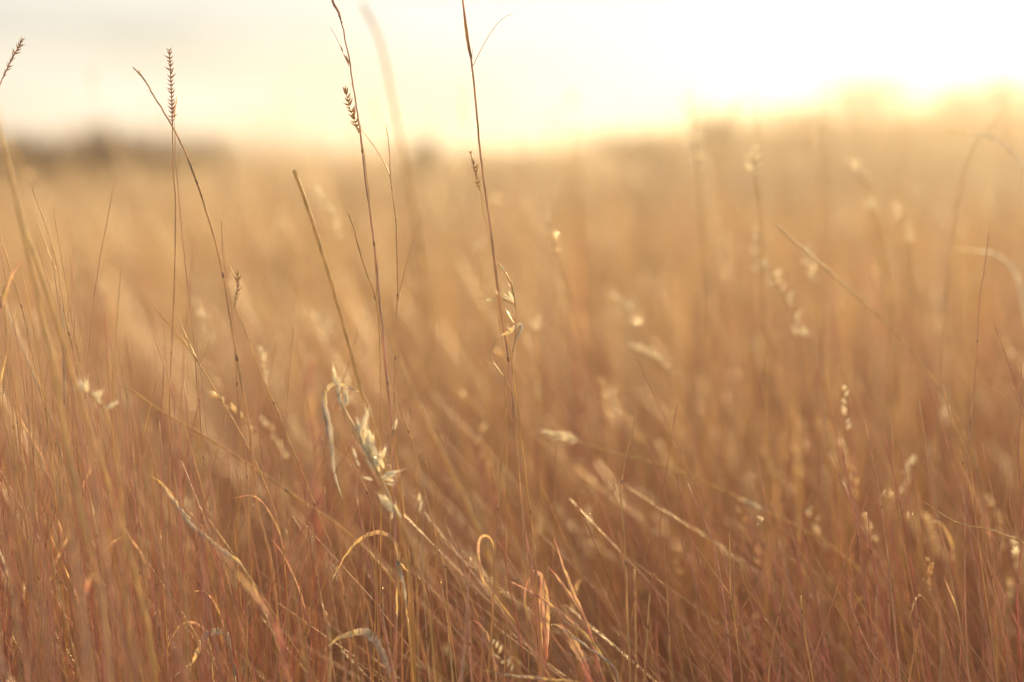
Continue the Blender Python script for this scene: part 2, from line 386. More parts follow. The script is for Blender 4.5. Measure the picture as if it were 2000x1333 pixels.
def florets(t, base, spots, d, me=None, tone=.3, axis_pts=None, w=1.6, fs=1.0):
    """loose panicle: husks (px, py, dx, dy, length px) on fine branches"""
    hd = part('seed_head', tube(smooth_path(trace(axis_pts, d), 5), px(w, d), 5), tone, 'stem', t, base)
    for s in spots:
        p = at(s[0], s[1], d+random.uniform(-.004, .004)); q = at(s[0]+s[2], s[1]+s[3], d)
        place('spikelet', me or ME_FAT, hd, p, q-p+np.array((0, random.uniform(-.2, .2), 0))*np.linalg.norm(q-p), px(s[4]*fs, d), random.uniform(0, 6), base)
    return hd
def stem(label, pts, d=FOC, w=(3, 5), tone=.55, joints=(), branches=(), leaves=(), dd=0.0, name='grass_plant', cat='grass plant', group=None, root=True, cut=False):
    W = trace(pts, d, dd); n0 = len(W)
    if root: W = root_path(W)
    P = smooth_path(W, 4); base = np.array((P[-1][0], P[-1][1], 0.0))
    th = thing(name, label, cat, base, group)
    m = len(P); k0 = (n0-1)*4+1; ws = np.interp(np.arange(m), [0, k0, m], [w[0], w[1], w[1]*1.12])
    if not cut: ws[0] *= .45
    Pj = P.copy(); Pj[1:-1] += rng.normal(0, px(.35, d), (m-2, 3))
    part('stalk', tube(Pj, px(ws, d)/2, 6), np.clip(np.repeat(np.linspace(tone-.06, tone+.14, m), 6).tolist()+[tone, tone], 0, 1), 'stem', th, base)
    js = list(joints)
    for j in js:
        i = min(m-2, max(1, int(j*k0))); a = P[i+1]-P[i-1]; a /= np.linalg.norm(a); r = px(ws[i], d)/2; l = r*2.2
        part('joint', tube([P[i]-a*l, P[i]-a*l*.5, P[i]+a*l*.5, P[i]+a*l], np.array((1.02, 1.22, 1.22, 1.02))*r, 7), tone, 'joint', th, base)
    for b in branches:
        bp, bw = b[0], b[1]; bt = b[2] if len(b) > 2 else tone
        B = smooth_path(trace(bp, d, 0), 4)
        part('branch', tube(B, np.linspace(px(bw*.45, d), px(bw, d), len(B))/2, 5), bt, 'stem', th, base)
    for lf in leaves: leaf(th, base, d, **lf)
    return th, base
def leaf(th, base, d, pts, w=8, tone=.4, fold=.35, tw=(0, .8), nm='leaf', dz=0.0):
    P = smooth_path(trace(pts, d, dz), 5); n = len(P); s = np.linspace(0, 1, n)
    wd = .8*(1+rng.normal(0, .10, n))*px(w, d)*np.clip(np.minimum(1, .25+3.2*s)*np.minimum(1, .06+2.6*(1-s)), .05, 1)
    v, f = ribbon(P, wd, fold, tw[0], tw[1])
    return part(nm, (v, f), np.clip(np.repeat(tone-.10+.2*np.sin(s*5+tone*9)+rng.normal(0, .10, n), 3), 0, 1), 'leaf', th, base)
def blade(label, pts, d=FOC, w=8, tone=.4, fold=.35, tw=(0, .8), dd=0.0, group=None, sheath=True):
    """a leaf whose foot is lost in the grass: free end first in the list, carried to the soil on its own culm"""
    W = trace(pts, d, dd); R0 = root_path(W)[len(W)-1:]
    base = np.array((R0[-1][0], R0[-1][1], 0.0)); th = thing('grass_plant', label, 'grass plant', base, group)
    P = smooth_path(W, 5); n = len(P); s = np.linspace(0, 1, n); P[1:-1] += rng.normal(0, px(.6, d), (n-2, 3))
    wd = .8*(1+rng.normal(0, .10, n))*px(w, d)*np.clip(np.minimum(1, .05+2.4*s), .05, 1)*np.interp(s, (0, .8, 1), (1, 1, .55))
    part('leaf', ribbon(P, wd, fold, tw[0], tw[1]), np.clip(np.repeat(tone-.12+.22*np.sin(s*6+tone*9)+rng.normal(0, .10, n), 3), 0, 1), 'leaf', th, base)
    if len(R0) > 1: part('stalk', tube(smooth_path(R0, 3), px(4, d)/2, 5), min(1, tone+.2), 'stem', th, base)
    return th, base

# ---- left side
t, b = stem('thin upright stem topped by the comb-like spike standing against pale sky', [(337, 234), (338, 330), (343, 400), (341, 520), (335, 690), (331, 800), (332, 900), (330, 1040), (322, 1200), (314, 1330)], 1.10, (2.6, 3.6), .62, (.45, .72))
spike(t, b, [(331, 100), (334, 160), (336, 215), (337, 245)], 1.10, 19, 13, ang=43)
leaf(t, b, 1.10, [(341, 232), (341, 215), (345, 200), (344, 184)], 6, .7, .5, (.3, 1.2))
t, b = stem('hair thin stem running close beside the tall spiked stem', [(340, 236), (345, 330), (350, 400), (360, 500), (372, 604), (379, 670), (384, 745), (390, 800), (401, 924), (420, 1008), (436, 1140), (444, 1330)], 1.105, (1.6, 3), .66, (.62, .7))
t, b = stem('long stout stem leaning left with a withered, forked tip', [(259, 131), (270, 143), (283, 158), (300, 187), (315, 211), (332, 240), (347, 268), (362, 298), (385, 356), (400, 404), (416, 455), (431, 515), (440, 560), (448, 612), (456, 660), (470, 740), (481, 800), (494, 896), (504, 1000), (518, 1050), (533, 1120), (545, 1240), (550, 1330)], 1.10, (2.6, 7), .5, (.36, .52, .66),
    branches=[([(270, 139), (278, 150), (284, 160)], 3, .4), ([(272, 136), (274, 146), (281, 156)], 2.5, .35), ([(287, 176), (297, 181), (303, 192)], 1.4)],
    leaves=[dict(pts=[(363, 298), (374, 330), (389, 372), (402, 412)], w=7, tone=.35, fold=.8, tw=(.2, .5))])
t, b = stem('fine stem with a small pale head at the elbow of the stout leaning stem', [(459, 597), (477, 641), (500, 706), (520, 755), (541, 800), (562, 856), (598, 940), (620, 1000), (648, 1072), (666, 1130), (690, 1240), (700, 1330)], 1.115, (2.4, 3.8), .42, (.35, .6), branches=[([(426, 487), (441, 508), (452, 528), (461, 548)], 1.8, .25)])
spike(t, b, [(464, 531), (465, 555), (461, 580), (458, 600)], 1.115, 9, 13, ME_MID, 32, .2)
t, b = stem('wiry arched stem curving up right with no head', [(222, 357), (216, 398), (195, 505), (180, 610), (170, 730), (165, 800), (160, 960), (157, 1150), (160, 1330)], 1.09, (1.4, 2.6), .7, (.6,))
t, b = stem('tall left stem with a thin side twig near its top', [(62, 366), (74, 400), (93, 452), (110, 514), (120, 568), (126, 612), (146, 700), (164, 800), (190, 880), (216, 960), (238, 1070), (252, 1200), (260, 1330)], 1.085, (2, 4), .5, (.25, .45, .62), branches=[([(70, 428), (83, 460), (97, 500), (111, 532)], 2, .4), ([(123, 600), (124, 660), (125, 720), (126, 790)], 3.4, .02)])
t, b = stem('broad pale stem out of focus rising at the left edge', [(-6, 240), (1, 262), (15, 315), (31, 385), (40, 425), (50, 470), (72, 571), (88, 650), (105, 724), (117, 800), (150, 960), (190, 1130), (215, 1330)], .93, (7, 12), .3)
t, b = stem('blurred golden stem crossing from upper left to the lower clump', [(44, 442), (60, 477), (84, 545), (99, 592), (120, 655), (138, 721), (158, 780), (180, 850), (216, 960), (256, 1096), (288, 1220), (305, 1330)], .95, (7, 10), .32)
t, b = stem('slender stem entering at the left edge above the dark blade', [(-4, 446), (0, 460), (21, 529), (42, 598), (57, 664), (72, 736), (88, 800), (102, 870), (122, 960), (140, 1100), (148, 1330)], 1.07, (2.6, 3.6), .45, (.3, .6))
t, b = stem('straight wiry stem hugging the left edge, nearer of the pair', [(-3, 548), (8, 594), (14, 685), (22, 775), (27, 860), (32, 1000), (36, 1150), (38, 1330)], 1.06, (2.2, 3.4), .45, (.55,))
t, b = stem('straight wiry stem hugging the left edge, thinner of the pair', [(-4, 610), (0, 632), (15, 690), (27, 778), (40, 880), (52, 1020), (60, 1180), (62, 1330)], 1.12, (1.8, 3), .7, (.5,))
blade('dark reddish curved blade tip at the left edge', [(48, 510), (32, 522), (18, 546), (6, 578), (-6, 612), (-18, 660), (-26, 760), (-30, 900)], 1.04, 13, .95, .5, (.3, .9))
t, b = stem('leaning stem with comb-like spike cut by the left edge', [(5, 152), (-2, 172), (-12, 215), (-26, 300), (-36, 420), (-44, 600), (-50, 900)], 1.11, (2.2, 3.4), .65)
spike(t, b, [(43, 79), (33, 98), (20, 122), (5, 154)], 1.11, 14, 12, ang=38)
t, b = stem('forked twig stem leaning left with four fine prongs', [(300, 601), (339, 646), (378, 694), (402, 733), (443, 800), (486, 876), (520, 950), (545, 1030), (560, 1150), (566, 1330)], 1.10, (1.8, 3.4), .42, (.3, .42), branches=[([(345, 611), (356, 640), (368, 668), (386, 706)], 2.6, .35), ([(355, 656), (366, 676), (384, 704)], 2.4, .35), ([(414, 657), (402, 686), (392, 708)], 1.6, .5)])
t, b = stem('blurred stem sagging far right across the left thicket', [(232, 755), (262, 766), (309, 800), (400, 852), (516, 928), (600, 986), (690, 1050), (770, 1140), (820, 1250), (840, 1330)], 1.20, (4, 6), .4, (.5,))
t, b = stem('second upright stem twined behind the stout leaning stem', [(433, 425), (434, 470), (440, 530), (452, 600), (460, 700), (467, 800), (480, 900), (488, 1040), (492, 1180), (494, 1330)], 1.14, (2, 4), .6, (.5, .7))
blade('grey brown split blade lying diagonally above the left thicket', [(290, 928), (312, 942), (328, 962), (345, 986), (370, 1022), (395, 1045), (420, 1066), (450, 1088), (476, 1112), (510, 1180)], 1.08, 13, .2, .7, (.2, .9))
blade('red narrow blade beside the split grey blade', [(298, 914), (312, 934), (326, 956), (348, 984), (378, 1012), (398, 1040), (420, 1090), (440, 1180)], 1.083, 7, .95, .6, (.5, 1.0))
blade('silver folded leaf hooking over at the bottom left', [(340, 1322), (372, 1297), (388, 1272), (403, 1242), (424, 1234), (442, 1242), (452, 1275), (458, 1320)], 1.10, 17, .02, .3, (.3, 1.2))
blade('thin brown arch of leaf behind the silver folded leaf', [(300, 1330), (332, 1254), (352, 1222), (376, 1216), (398, 1230), (410, 1262), (416, 1330)], 1.12, 6, .55, .4, (.2, .5))
# ---- centre
t, b = stem('tallest stem, leaving the top edge, with a long thread-like side branch', [(898, -40), (904, 4), (911, 50), (916, 88), (922, 130), (930, 210), (937, 290), (946, 362), (957, 440), (965, 500), (972, 560), (979, 612), (987, 660), (993, 702), (997, 740), (1003, 800), (1012, 900), (1018, 974), (1024, 1032), (1036, 1096), (1046, 1180), (1056, 1330)], 1.10, (4, 5.2), .66, (.17, .62, .78),
    branches=[([(1003, 27), (987, 33), (971, 47), (955, 70), (937, 102), (923, 130)], 1.6, .5), ([(923, 92), (922, 110), (922, 128)], 1.6, .9)],
    leaves=[dict(pts=[(920, 120), (914, 80), (909, 40), (901, -10)], w=7, tone=.95, fold=.9, tw=(.4, .9))])
t, b = stem('companion stem pressed against the tallest stem', [(963, 500), (974, 560), (984, 612), (992, 662), (998, 700), (1005, 750), (1012, 800), (1024, 908), (1036, 1000), (1044, 1064), (1046, 1110), (1050, 1220), (1052, 1330)], 1.105, (2.4, 3), .3, (.66,))
t, b = stem('small comb-like spike on a thread stalk beside the tallest stem', [(938, 371), (943, 410), (953, 450), (962, 492), (970, 560), (977, 640), (985, 720), (988, 800), (990, 1000), (985, 1330)], 1.108, (1.6, 2.2), .4)
spike(t, b, [(920, 300), (926, 325), (931, 350), (938, 374)], 1.108, 10, 13, ME_MID, 33, .45)
t, b = stem('drooping loose panicle and curled pale leaf at the middle of the picture', [(998, 545), (1003, 575), (1007, 600), (1008, 628), (1006, 660), (1000, 700), (1003, 760), (1006, 830), (1014, 920), (1022, 1050), (1034, 1330)], 1.095, (1.8, 2.8), .45)
florets(t, b, [(988, 532, -14, -18, 22), (1000, 590, -15, -16, 24), (1004, 592, -10, -22, 24), (1000, 588, -22, -10, 18), (962, 585, -18, 3, 20), (1000, 625, -13, -20, 22), (996, 650, -5, -12, 13), (998, 562, -9, -14, 12)], 1.095, ME_FAT, .4,
        [(972, 515), (985, 530), (992, 542), (999, 558), (1004, 580), (1007, 605)])
for bp in ([(938, 586), (952, 586), (970, 583), (988, 588), (1005, 598)], [(966, 566), (974, 577), (988, 586), (1006, 600)], [(985, 602), (994, 618), (1006, 634)], [(974, 629), (984, 637), (997, 650)], [(982, 658), (968, 668), (959, 685), (960, 702), (975, 724), (990, 745), (1003, 770)], [(944, 704), (956, 714), (968, 724)]):
    B = smooth_path(trace(bp, 1.095), 5); part('branch', tube(B, px(1.5, 1.095)/2, 5), .4, 'stem', t, b)
leaf(t, b, 1.095, [(978, 655), (990, 652), (1002, 645), (1014, 636), (1017, 641), (1010, 655), (1004, 672), (997, 696)], 13, .05, .5, (.2, 1.4))
t, b = stem('reddish stem with a sparse nodding top reaching the upper edge', [(640, -30), (650, 2), (662, 24), (669, 52), (676, 86), (682, 116), (690, 170), (698, 220), (704, 262), (711, 330), (718, 385), (725, 430), (736, 525), (741, 590), (747, 640), (751, 684), (759, 770), (766, 840), (768, 912), (772, 1040), (772, 1180), (770, 1330)], 1.095, (2.6, 5), .72, (.4, .55, .75),
    branches=[([(645, 54), (656, 72), (665, 92), (672, 108), (682, 130)], 1.6, .5), ([(660, 30), (664, 38), (668, 50)], 1.3), ([(681, 148), (684, 160), (690, 172)], 1.2)])
florets(t, b, [(655, 16, -8, -18, 22), (669, 100, -5, -14, 14), (678, 118, -6, -14, 18), (681, 126, -3, -16, 18)], 1.095, ME_MID, .8, [(648, 0), (653, 12), (660, 24), (668, 45)])
t, b = stem('blond comb-like spike nodding left on the reddish nodding stem', [(705, 262), (711, 300), (718, 360), (724, 420), (732, 500), (738, 600), (742, 700), (744, 850), (744, 1050), (740, 1330)], 1.12, (2, 3), .35)
spike(t, b, [(675, 178), (682, 205), (691, 230), (700, 252), (706, 268)], 1.12, 13, 17, ME_MID, 36, .3)
t, b = stem('jointed thin stem with two side twigs right of the reddish stem', [(754, 245), (760, 290), (763, 345), (768, 390), (773, 430), (775, 500), (777, 560), (776, 588), (773, 680), (770, 760), (775, 880), (780, 1000), (784, 1150), (786, 1330)], 1.11, (1.6, 4), .5, (.2, .31, .52, .63), branches=[([(706, 255), (720, 272), (738, 297), (752, 322), (762, 346)], 2.4, .45), ([(826, 428), (812, 458), (797, 505), (786, 548), (777, 588)], 1.8, .55)])
t, b = stem('short bent stem leaning into the reddish stem', [(679, 415), (690, 442), (700, 482), (715, 530), (727, 560), (735, 592), (745, 650), (752, 720), (762, 800), (775, 900), (790, 1010), (804, 1150), (812, 1330)], 1.10, (3.5, 4.2), .45, (.4,))
t, b = stem('thick straight stem cut off at the top, with a drooping grey leaf', [(574, 333), (600, 402), (612, 439), (631, 500), (650, 562), (680, 668), (706, 765), (720, 800), (744, 880), (764, 952), (782, 1030), (798, 1130), (806, 1330)], 1.10, (8, 8.5), .34, (), cut=True,
    leaves=[dict(pts=[(706, 766), (688, 759), (668, 750), (650, 749), (636, 760), (631, 782), (637, 815), (644, 850), (648, 880), (651, 915), (660, 950), (670, 975)], w=17, tone=.03, fold=.45, tw=(1.1, .4))])
t, b = stem('slim stem arcing from the reddish stem down to the bottom centre', [(757, 700), (764, 740), (782, 800), (804, 860), (826, 948), (848, 1032), (862, 1080), (870, 1120), (876, 1200), (892, 1328)], 1.09, (2, 3.6), .5, (.3, .55, .75))
t, b = stem('stem carrying the closed loop of curled leaf', [(991, 745), (986, 800), (976, 940), (970, 1040), (966, 1090), (962, 1200), (954, 1328)], 1.10, (2.4, 5.5), .55, (.4,),
    leaves=[dict(pts=[(967, 1100), (966, 1072), (960, 1054), (950, 1046), (939, 1049), (933, 1066), (935, 1100), (941, 1128), (950, 1146), (972, 1172), (994, 1200), (1010, 1220)], w=8, tone=.6, fold=.5, tw=(.9, .3))])
t, b = stem('nearly upright twig stem crossing the fluffy white head', [(629, 745), (640, 770), (660, 838), (676, 880), (700, 928), (722, 972), (728, 1010), (734, 1100), (740, 1330)], 1.095, (2, 3.4), .5, (.3, .6))
t, b = stem('fluffy sunlit white seed head leaning left in the lower centre', [(648, 736), (668, 800), (700, 860), (726, 905), (750, 950), (768, 990), (790, 1030), (812, 1090), (836, 1180), (850, 1330)], 1.03, (2, 4), .2)
fl = [(655, 748, -2, -20, 26), (660, 772, 3, -20, 26), (666, 788, -5, -16, 28), (678, 792, -2, -18, 22), (664, 800, 8, -12, 24), (706, 842, 8, -26, 34), (704, 850, -4, -20, 26), (712, 858, 2, -18, 26), (718, 866, 0, -20, 22), (720, 885, -12, -22, 34), (728, 900, -8, -24, 36), (735, 912, -8, -22, 36), (738, 908, 8, -18, 22), (742, 922, -10, -20, 28), (752, 928, 14, -4, 26), (745, 934, 12, 2, 22), (752, 990, -8, -18, 24), (760, 1000, -6, -16, 26), (768, 1004, -5, -14, 20), (780, 1012, -6, -16, 24), (696, 895, -6, -16, 18), (702, 912, -6, -14, 14), (728, 938, -14, -4, 18), (716, 890, -10, -30, 30)]
fl = fl+[(a_[0]+random.uniform(-9, 9), a_[1]+random.uniform(-12, 12), a_[2]+random.uniform(-8, 8), a_[3], a_[4]*random.uniform(.6, 1)) for a_ in fl for _ in range(2) if a_[4] > 19]
florets(t, b, fl, 1.03, ME_FAT, .15, [(655, 745), (668, 790), (694, 838), (722, 890), (748, 940), (772, 1000)], 2, 1.2)
t, b = stem('tiny stalk with two white husks right of the fluffy white head', [(816, 985), (815, 1010), (812, 1060), (814, 1150), (818, 1330)], 1.02, (2, 3), .3)
florets(t, b, [(817, 984, 2, -14, 20), (818, 1000, 5, -18, 26)], 1.02, ME_FAT, .2, [(818, 976), (817, 990), (816, 1004)])
t, b = stem('single bright husk on a thread beside the jointed thin stem', [(770, 838), (768, 850), (764, 900), (762, 1000), (764, 1330)], 1.05, (1.4, 2.4), .3)
florets(t, b, [(768, 842, 5, -16, 24)], 1.05, ME_FAT, .2, [(772, 826), (769, 838), (768, 850)])
blade('brown blade arching over the lower centre stems', [(649, 1136), (668, 1097), (692, 1064), (720, 1045), (748, 1042), (768, 1056), (776, 1082), (777, 1130), (775, 1200)], 1.09, 10, .5, .35, (.9, .3))
blade('broad grey leaf folded like a tent at the bottom centre', [(628, 1273), (660, 1248), (692, 1237), (712, 1236), (726, 1246), (740, 1268), (756, 1304), (766, 1330)], 1.09, 22, .12, .3, (.5, 1.2))
blade('short bright straw sheath catching the sun at the lower centre', [(803, 1121), (790, 1109), (775, 1097), (782, 1120), (790, 1160), (796, 1210)], 1.09, 8, .12, .5, (.2, .5))
t, b = stem('tattered red sheath of shredded leaves on a bare stem', [(1044, 1064), (1046, 1110), (1050, 1160), (1054, 1220), (1060, 1330)], 1.085, (3, 5), .6, (.3,),
    leaves=[dict(pts=[(1038, 1113), (1050, 1120), (1058, 1130), (1060, 1180), (1063, 1250), (1066, 1325)], w=10, tone=.98, fold=.3, tw=(.2, .6)), dict(pts=[(1068, 1290), (1070, 1230), (1070, 1170), (1064, 1140), (1060, 1126)], w=9, tone=.95, fold=.4, tw=(.3, 1.0)), dict(pts=[(1034, 1130), (1026, 1150), (1024, 1180), (1034, 1210), (1048, 1250)], w=5, tone=.8, fold=.4, tw=(.1, .7)), dict(pts=[(1056, 1128), (1054, 1160), (1053, 1200), (1058, 1250), (1062, 1270)], w=7, tone=.9, fold=.3, tw=(.6, .1)), dict(pts=[(1046, 1145), (1052, 1190), (1060, 1230), (1066, 1260)], w=4, tone=.6, fold=.3, tw=(.6, .1)), dict(pts=[(1060, 1290), (1066, 1308), (1074, 1325)], w=6, tone=1.0, fold=.3, tw=(.6, .1))])
blade('long red straw blade slanting to the bottom right of centre', [(986, 1132), (1010, 1143), (1052, 1166), (1090, 1195), (1125, 1225), (1150, 1250), (1180, 1290), (1200, 1330)], 1.075, 9, .72, .7, (.3, .8))
blade('upright crimson blade beside the tattered sheath', [(1082, 1050), (1092, 1085), (1103, 1120), (1118, 1160), (1135, 1198), (1150, 1238), (1160, 1280), (1168, 1330)], 1.085, 11, .98, .7, (.2, .9))
blade('second crimson blade with grey midrib crossing the first', [(1068, 1104), (1085, 1125), (1105, 1155), (1125, 1185), (1142, 1215), (1152, 1250), (1168, 1300), (1182, 1345)], 1.09, 13, .88, .7, (.4, .8))
blade('wide red leaf with pale edges low at centre', [(1088, 1215), (1106, 1234), (1122, 1262), (1138, 1290), (1152, 1330), (1165, 1380)], 1.08, 22, .97, .25, (.2, .4))
blade('grey thin leaf hooked over the wide red leaf', [(1070, 1222), (1084, 1220), (1100, 1230), (1128, 1250), (1150, 1266), (1178, 1285), (1202, 1310), (1212, 1350)], 1.072, 6, .1, .4, (.4, .9))
blade('brown red leaf tip curling left of the loop stem', [(920, 1212), (934, 1218), (946, 1235), (954, 1252), (960, 1275), (966, 1310), (968, 1340)], 1.10, 10, .8, .5, (.4, .9))
blade('pale straw lying flat along the bottom edge at centre', [(940, 1308), (990, 1318), (1040, 1324), (1080, 1328), (1125, 1333), (1160, 1352)], 1.03, 6, .35, .4, (.3, .5))
blade('flame coloured blade glowing out of focus left of centre', [(612, 690), (608, 740), (604, 800), (608, 880), (612, 950), (620, 1040), (632, 1150)], 1.62, 30, .95, .3, (.2, .7))
blade('smaller flame coloured blade in the blurred thicket', [(600, 800), (606, 860), (616, 930), (622, 1000), (628, 1100)], 1.58, 24, .95, .3, (1.0, .3))
blade('blurred red blade sloping across the lower left', [(392, 1000), (430, 1070), (470, 1130), (510, 1180), (540, 1235), (556, 1290), (566, 1345)], .90, 11, 1.0, .5, (.2, .6))
# ---- right side
t, b = stem('tall forked stem standing alone right of centre', [(1244, 804), (1231, 860), (1219, 914), (1213, 975), (1221, 1080), (1224, 1150), (1226, 1222), (1231, 1327)], 1.10, (2.6, 5), .45, (.35, .62), branches=[([(1200, 923), (1206, 946), (1212, 972)], 2.4)])
t, b = stem('short stub stem right of the lone forked stem', [(1269, 1160), (1266, 1210), (1262, 1270), (1258, 1330)], 1.10, (3.6, 4.5), .5, (.4,))
t, b = stem('forked wiry stem with a long left prong at the lower right', [(1425, 1040), (1426, 1090), (1427, 1160), (1436, 1222), (1443, 1280), (1449, 1330)], 1.10, (2.4, 3.6), .4, (.45,), branches=[([(1352, 1058), (1375, 1090), (1400, 1126), (1426, 1162)], 2.4), ([(1433, 1104), (1434, 1140), (1437, 1222)], 2.2)])
t, b = stem('blunt bare stem leaning right near the bottom edge', [(1564, 1165), (1566, 1190), (1568, 1215), (1577, 1270), (1588, 1330)], 1.09, (3.6, 4), .42, (.3,), cut=True)
t, b = stem('bare stem leaning left below the blunt bare stem', [(1531, 1139), (1526, 1180), (1516, 1222), (1508, 1275), (1501, 1330)], 1.12, (2.6, 4), .55, (.4,))
t, b = stem('short red stem bent right at the lower right', [(1658, 1158), (1664, 1190), (1675, 1220), (1698, 1268), (1735, 1320), (1745, 1345)], 1.09, (2.8, 3.4), .75, (.4,))
t, b = stem('twig stem tilted right near the bottom right', [(1798, 1208), (1790, 1250), (1781, 1300), (1774, 1340)], 1.11, (2.2, 3), .55, (.5,))
t, b = stem('pale curved straw reaching left from the right edge', [(1803, 979), (1830, 998), (1860, 1017), (1890, 1027), (1922, 1032), (1960, 1045), (1992, 1058), (2040, 1090), (2070, 1160)], 1.12, (1.8, 5), .25)
t, b = stem('fine red stem with several prongs at the right edge', [(1994, 700), (1995, 760), (1991, 842), (1989, 900), (1996, 985), (1996, 1040), (1990, 1120), (1987, 1180), (1992, 1250), (1996, 1330)], 1.12, (2, 3.6), .92, (.3, .55, .7), branches=[([(1933, 757), (1952, 768), (1980, 795), (2010, 825)], 2.2, .5), ([(1951, 686), (1958, 715), (1974, 750), (1990, 790), (2004, 830)], 1.6, .6), ([(1967, 890), (1970, 940), (1974, 994), (1983, 1030), (1992, 1062)], 2, .6), ([(1962, 1000), (1974, 1030), (1990, 1058)], 2, .5)])
t, b = stem('bundle stem with twin prongs left of the red edge stem', [(1842, 752), (1852, 800), (1868, 850), (1880, 905), (1893, 950), (1903, 1000), (1913, 1070), (1920, 1130), (1934, 1220), (1946, 1330)], 1.10, (2, 3.2), .5, (.35, .6), branches=[([(1857, 790), (1862, 820), (1876, 855), (1889, 890), (1900, 940), (1910, 1010)], 2.2, .45), ([(1904, 886), (1902, 910), (1886, 880)], 2.2, .35)])
t, b = stem('long thin stem rising highest on the right side', [(1933, 440), (1922, 530), (1912, 600), (1908, 690), (1900, 780), (1892, 870), (1886, 980), (1884, 1080), (1886, 1200), (1892, 1330)], 1.13, (1.4, 3.6), .7, (.3, .5))
t, b = stem('faint stem arching right into the bright upper corner', [(1962, 215), (1930, 250), (1900, 292), (1880, 345), (1866, 430), (1852, 540), (1842, 650), (1832, 800), (1822, 1000), (1815, 1330)], 1.34, (1.4, 2.6), .4)
t, b = stem('slanting stem with a sunlit tip right of centre', [(1514, 437), (1540, 462), (1572, 490), (1610, 522), (1650, 558), (1695, 598), (1740, 642), (1800, 710), (1860, 800), (1910, 920), (1940, 1100), (1950, 1330)], 1.27, (4, 3.5), .2)
t, b = stem('long straw slanting down right with a blurred pale head', [(1130, 862), (1200, 885), (1300, 910), (1400, 953), (1450, 976), (1500, 1001), (1560, 1030), (1640, 1080), (1700, 1150), (1740, 1330)], 1.28, (3.5, 5), .3)
spike(t, b, [(1074, 846), (1090, 850), (1112, 856), (1136, 864)], 1.28, 8, 20, ME_FAT, 26, .2)
leaf(t, b, 1.275, [(1440, 974), (1465, 984), (1500, 1000)], 9, .1, .8, (.3, .5))
t, b = stem('blurred tall stem arching above the horizon left of the tallest stem', [(706, 4), (722, 36), (740, 72), (756, 140), (770, 210), (784, 280), (800, 360), (820, 480), (840, 640), (850, 900)], 1.75, (7, 8), .25)
t, b = stem('pale blurred stem running from the white horizon past the thick cut stem', [(735, 590), (750, 630), (775, 690), (800, 752), (830, 820), (865, 890), (900, 960), (950, 1080)], 1.36, (7, 8), .28)
# blurred seed heads glowing in the meadow
def glow(label, spots, d, tail, n=1):
    """an out-of-focus panicle: husks strung along a nodding top"""
    pts = list(spots)+list(tail); t, b = stem(label, pts, d, (2.5, 4), .3)
    ax = list(spots); P = resamp(smooth_path(trace(ax, d), 5), 1+len(spots)*2) if len(spots) > 1 else np.array(trace([spots[0], (spots[0][0]+3, spots[0][1]+14)], d))
    hd = part('seed_head', tube(P, px(1.0, d), 5), .2, 'stem', t, b)
    for i in range(len(P)):
        for _ in range(2):
            a = np.array((random.uniform(-.9, .9), random.uniform(-.5, .5), random.uniform(.2, 1)))
            place('spikelet', ME_FAT, hd, P[i], a, random.uniform(.006, .0105), random.uniform(0, 6), b)
    return t
G_ = [('string of glowing blurred husks above the thick cut stem', [(625, 378), (640, 405), (650, 430), (662, 465)], 1.48, [(690, 530), (730, 640), (760, 800)]),
 ('two round glowing husks left of the thick cut stem', [(625, 618), (640, 660)], 1.52, [(655, 760), (668, 900)]),
 ('single bright round husk just left of the tallest stem', [(938, 476)], 1.52, [(942, 520), (950, 640), (955, 800)]),
 ('blurred yellow husk right of the curled pale leaf', [(1046, 630)], 1.44, [(1050, 680), (1056, 780), (1060, 900)]),
 ('nodding chain of glowing husks right of centre', [(1497, 525), (1520, 560), (1545, 600), (1560, 655)], 1.40, [(1575, 720), (1600, 820), (1620, 950)]),
 ('upright pale fluffy head left of the sunlit tip', [(1478, 452), (1476, 490), (1480, 530)], 1.52, [(1490, 600), (1505, 760), (1520, 900)]),
 ('bright husk head hanging under the slanting sunlit stem', [(1575, 495), (1584, 530), (1590, 554)], 1.44, [(1600, 640), (1620, 800), (1640, 950)]),
 ('bright pair of husks below the nodding chain', [(1558, 655), (1574, 658)], 1.44, [(1590, 700), (1612, 800), (1625, 900)]),
 ('glowing slanted head at the right of centre', [(1228, 678), (1252, 686), (1280, 702), (1304, 722)], 1.44, [(1335, 790), (1360, 900), (1375, 1000)]),
 ('blurred slanting row of three soft husks', [(1205, 585), (1232, 610), (1250, 635)], 1.53, [(1275, 690), (1300, 800), (1310, 900)]),
 ('tall glowing tuft on the horizon right of centre', [(1357, 270), (1358, 300), (1364, 330)], 1.52, [(1372, 420), (1380, 560), (1386, 800)]),
 ('dark tilted seed head against the white sky', [(1448, 190), (1436, 212), (1424, 234)], 2.1, [(1412, 300), (1408, 420), (1406, 560)]),
 ('round glowing husk at the upper right', [(1698, 398), (1702, 412)], 1.52, [(1712, 470), (1730, 600), (1745, 800)]),
 ('soft glowing head in the upper right meadow', [(1660, 318), (1676, 336), (1690, 352)], 1.64, [(1712, 420), (1735, 560), (1750, 700)]),
 ('blurred husk just right of the round glowing husk', [(1752, 408), (1762, 430), (1772, 470)], 1.60, [(1780, 540), (1790, 680), (1795, 800)]),
 ('pale blurred spike beside the faint vertical stem', [(1468, 300), (1472, 325), (1474, 345)], 1.36, [(1484, 420), (1492, 600), (1496, 800)]),
 ('soft round husk far left of the tallest stem', [(888, 324)], 1.9, [(890, 380), (896, 480), (900, 600)]),
 ('glowing husk pair in the blurred left meadow', [(145, 765), (175, 770), (205, 800)], .98, [(222, 860), (236, 960), (244, 1100)])]
for a in G_: glow(*a)
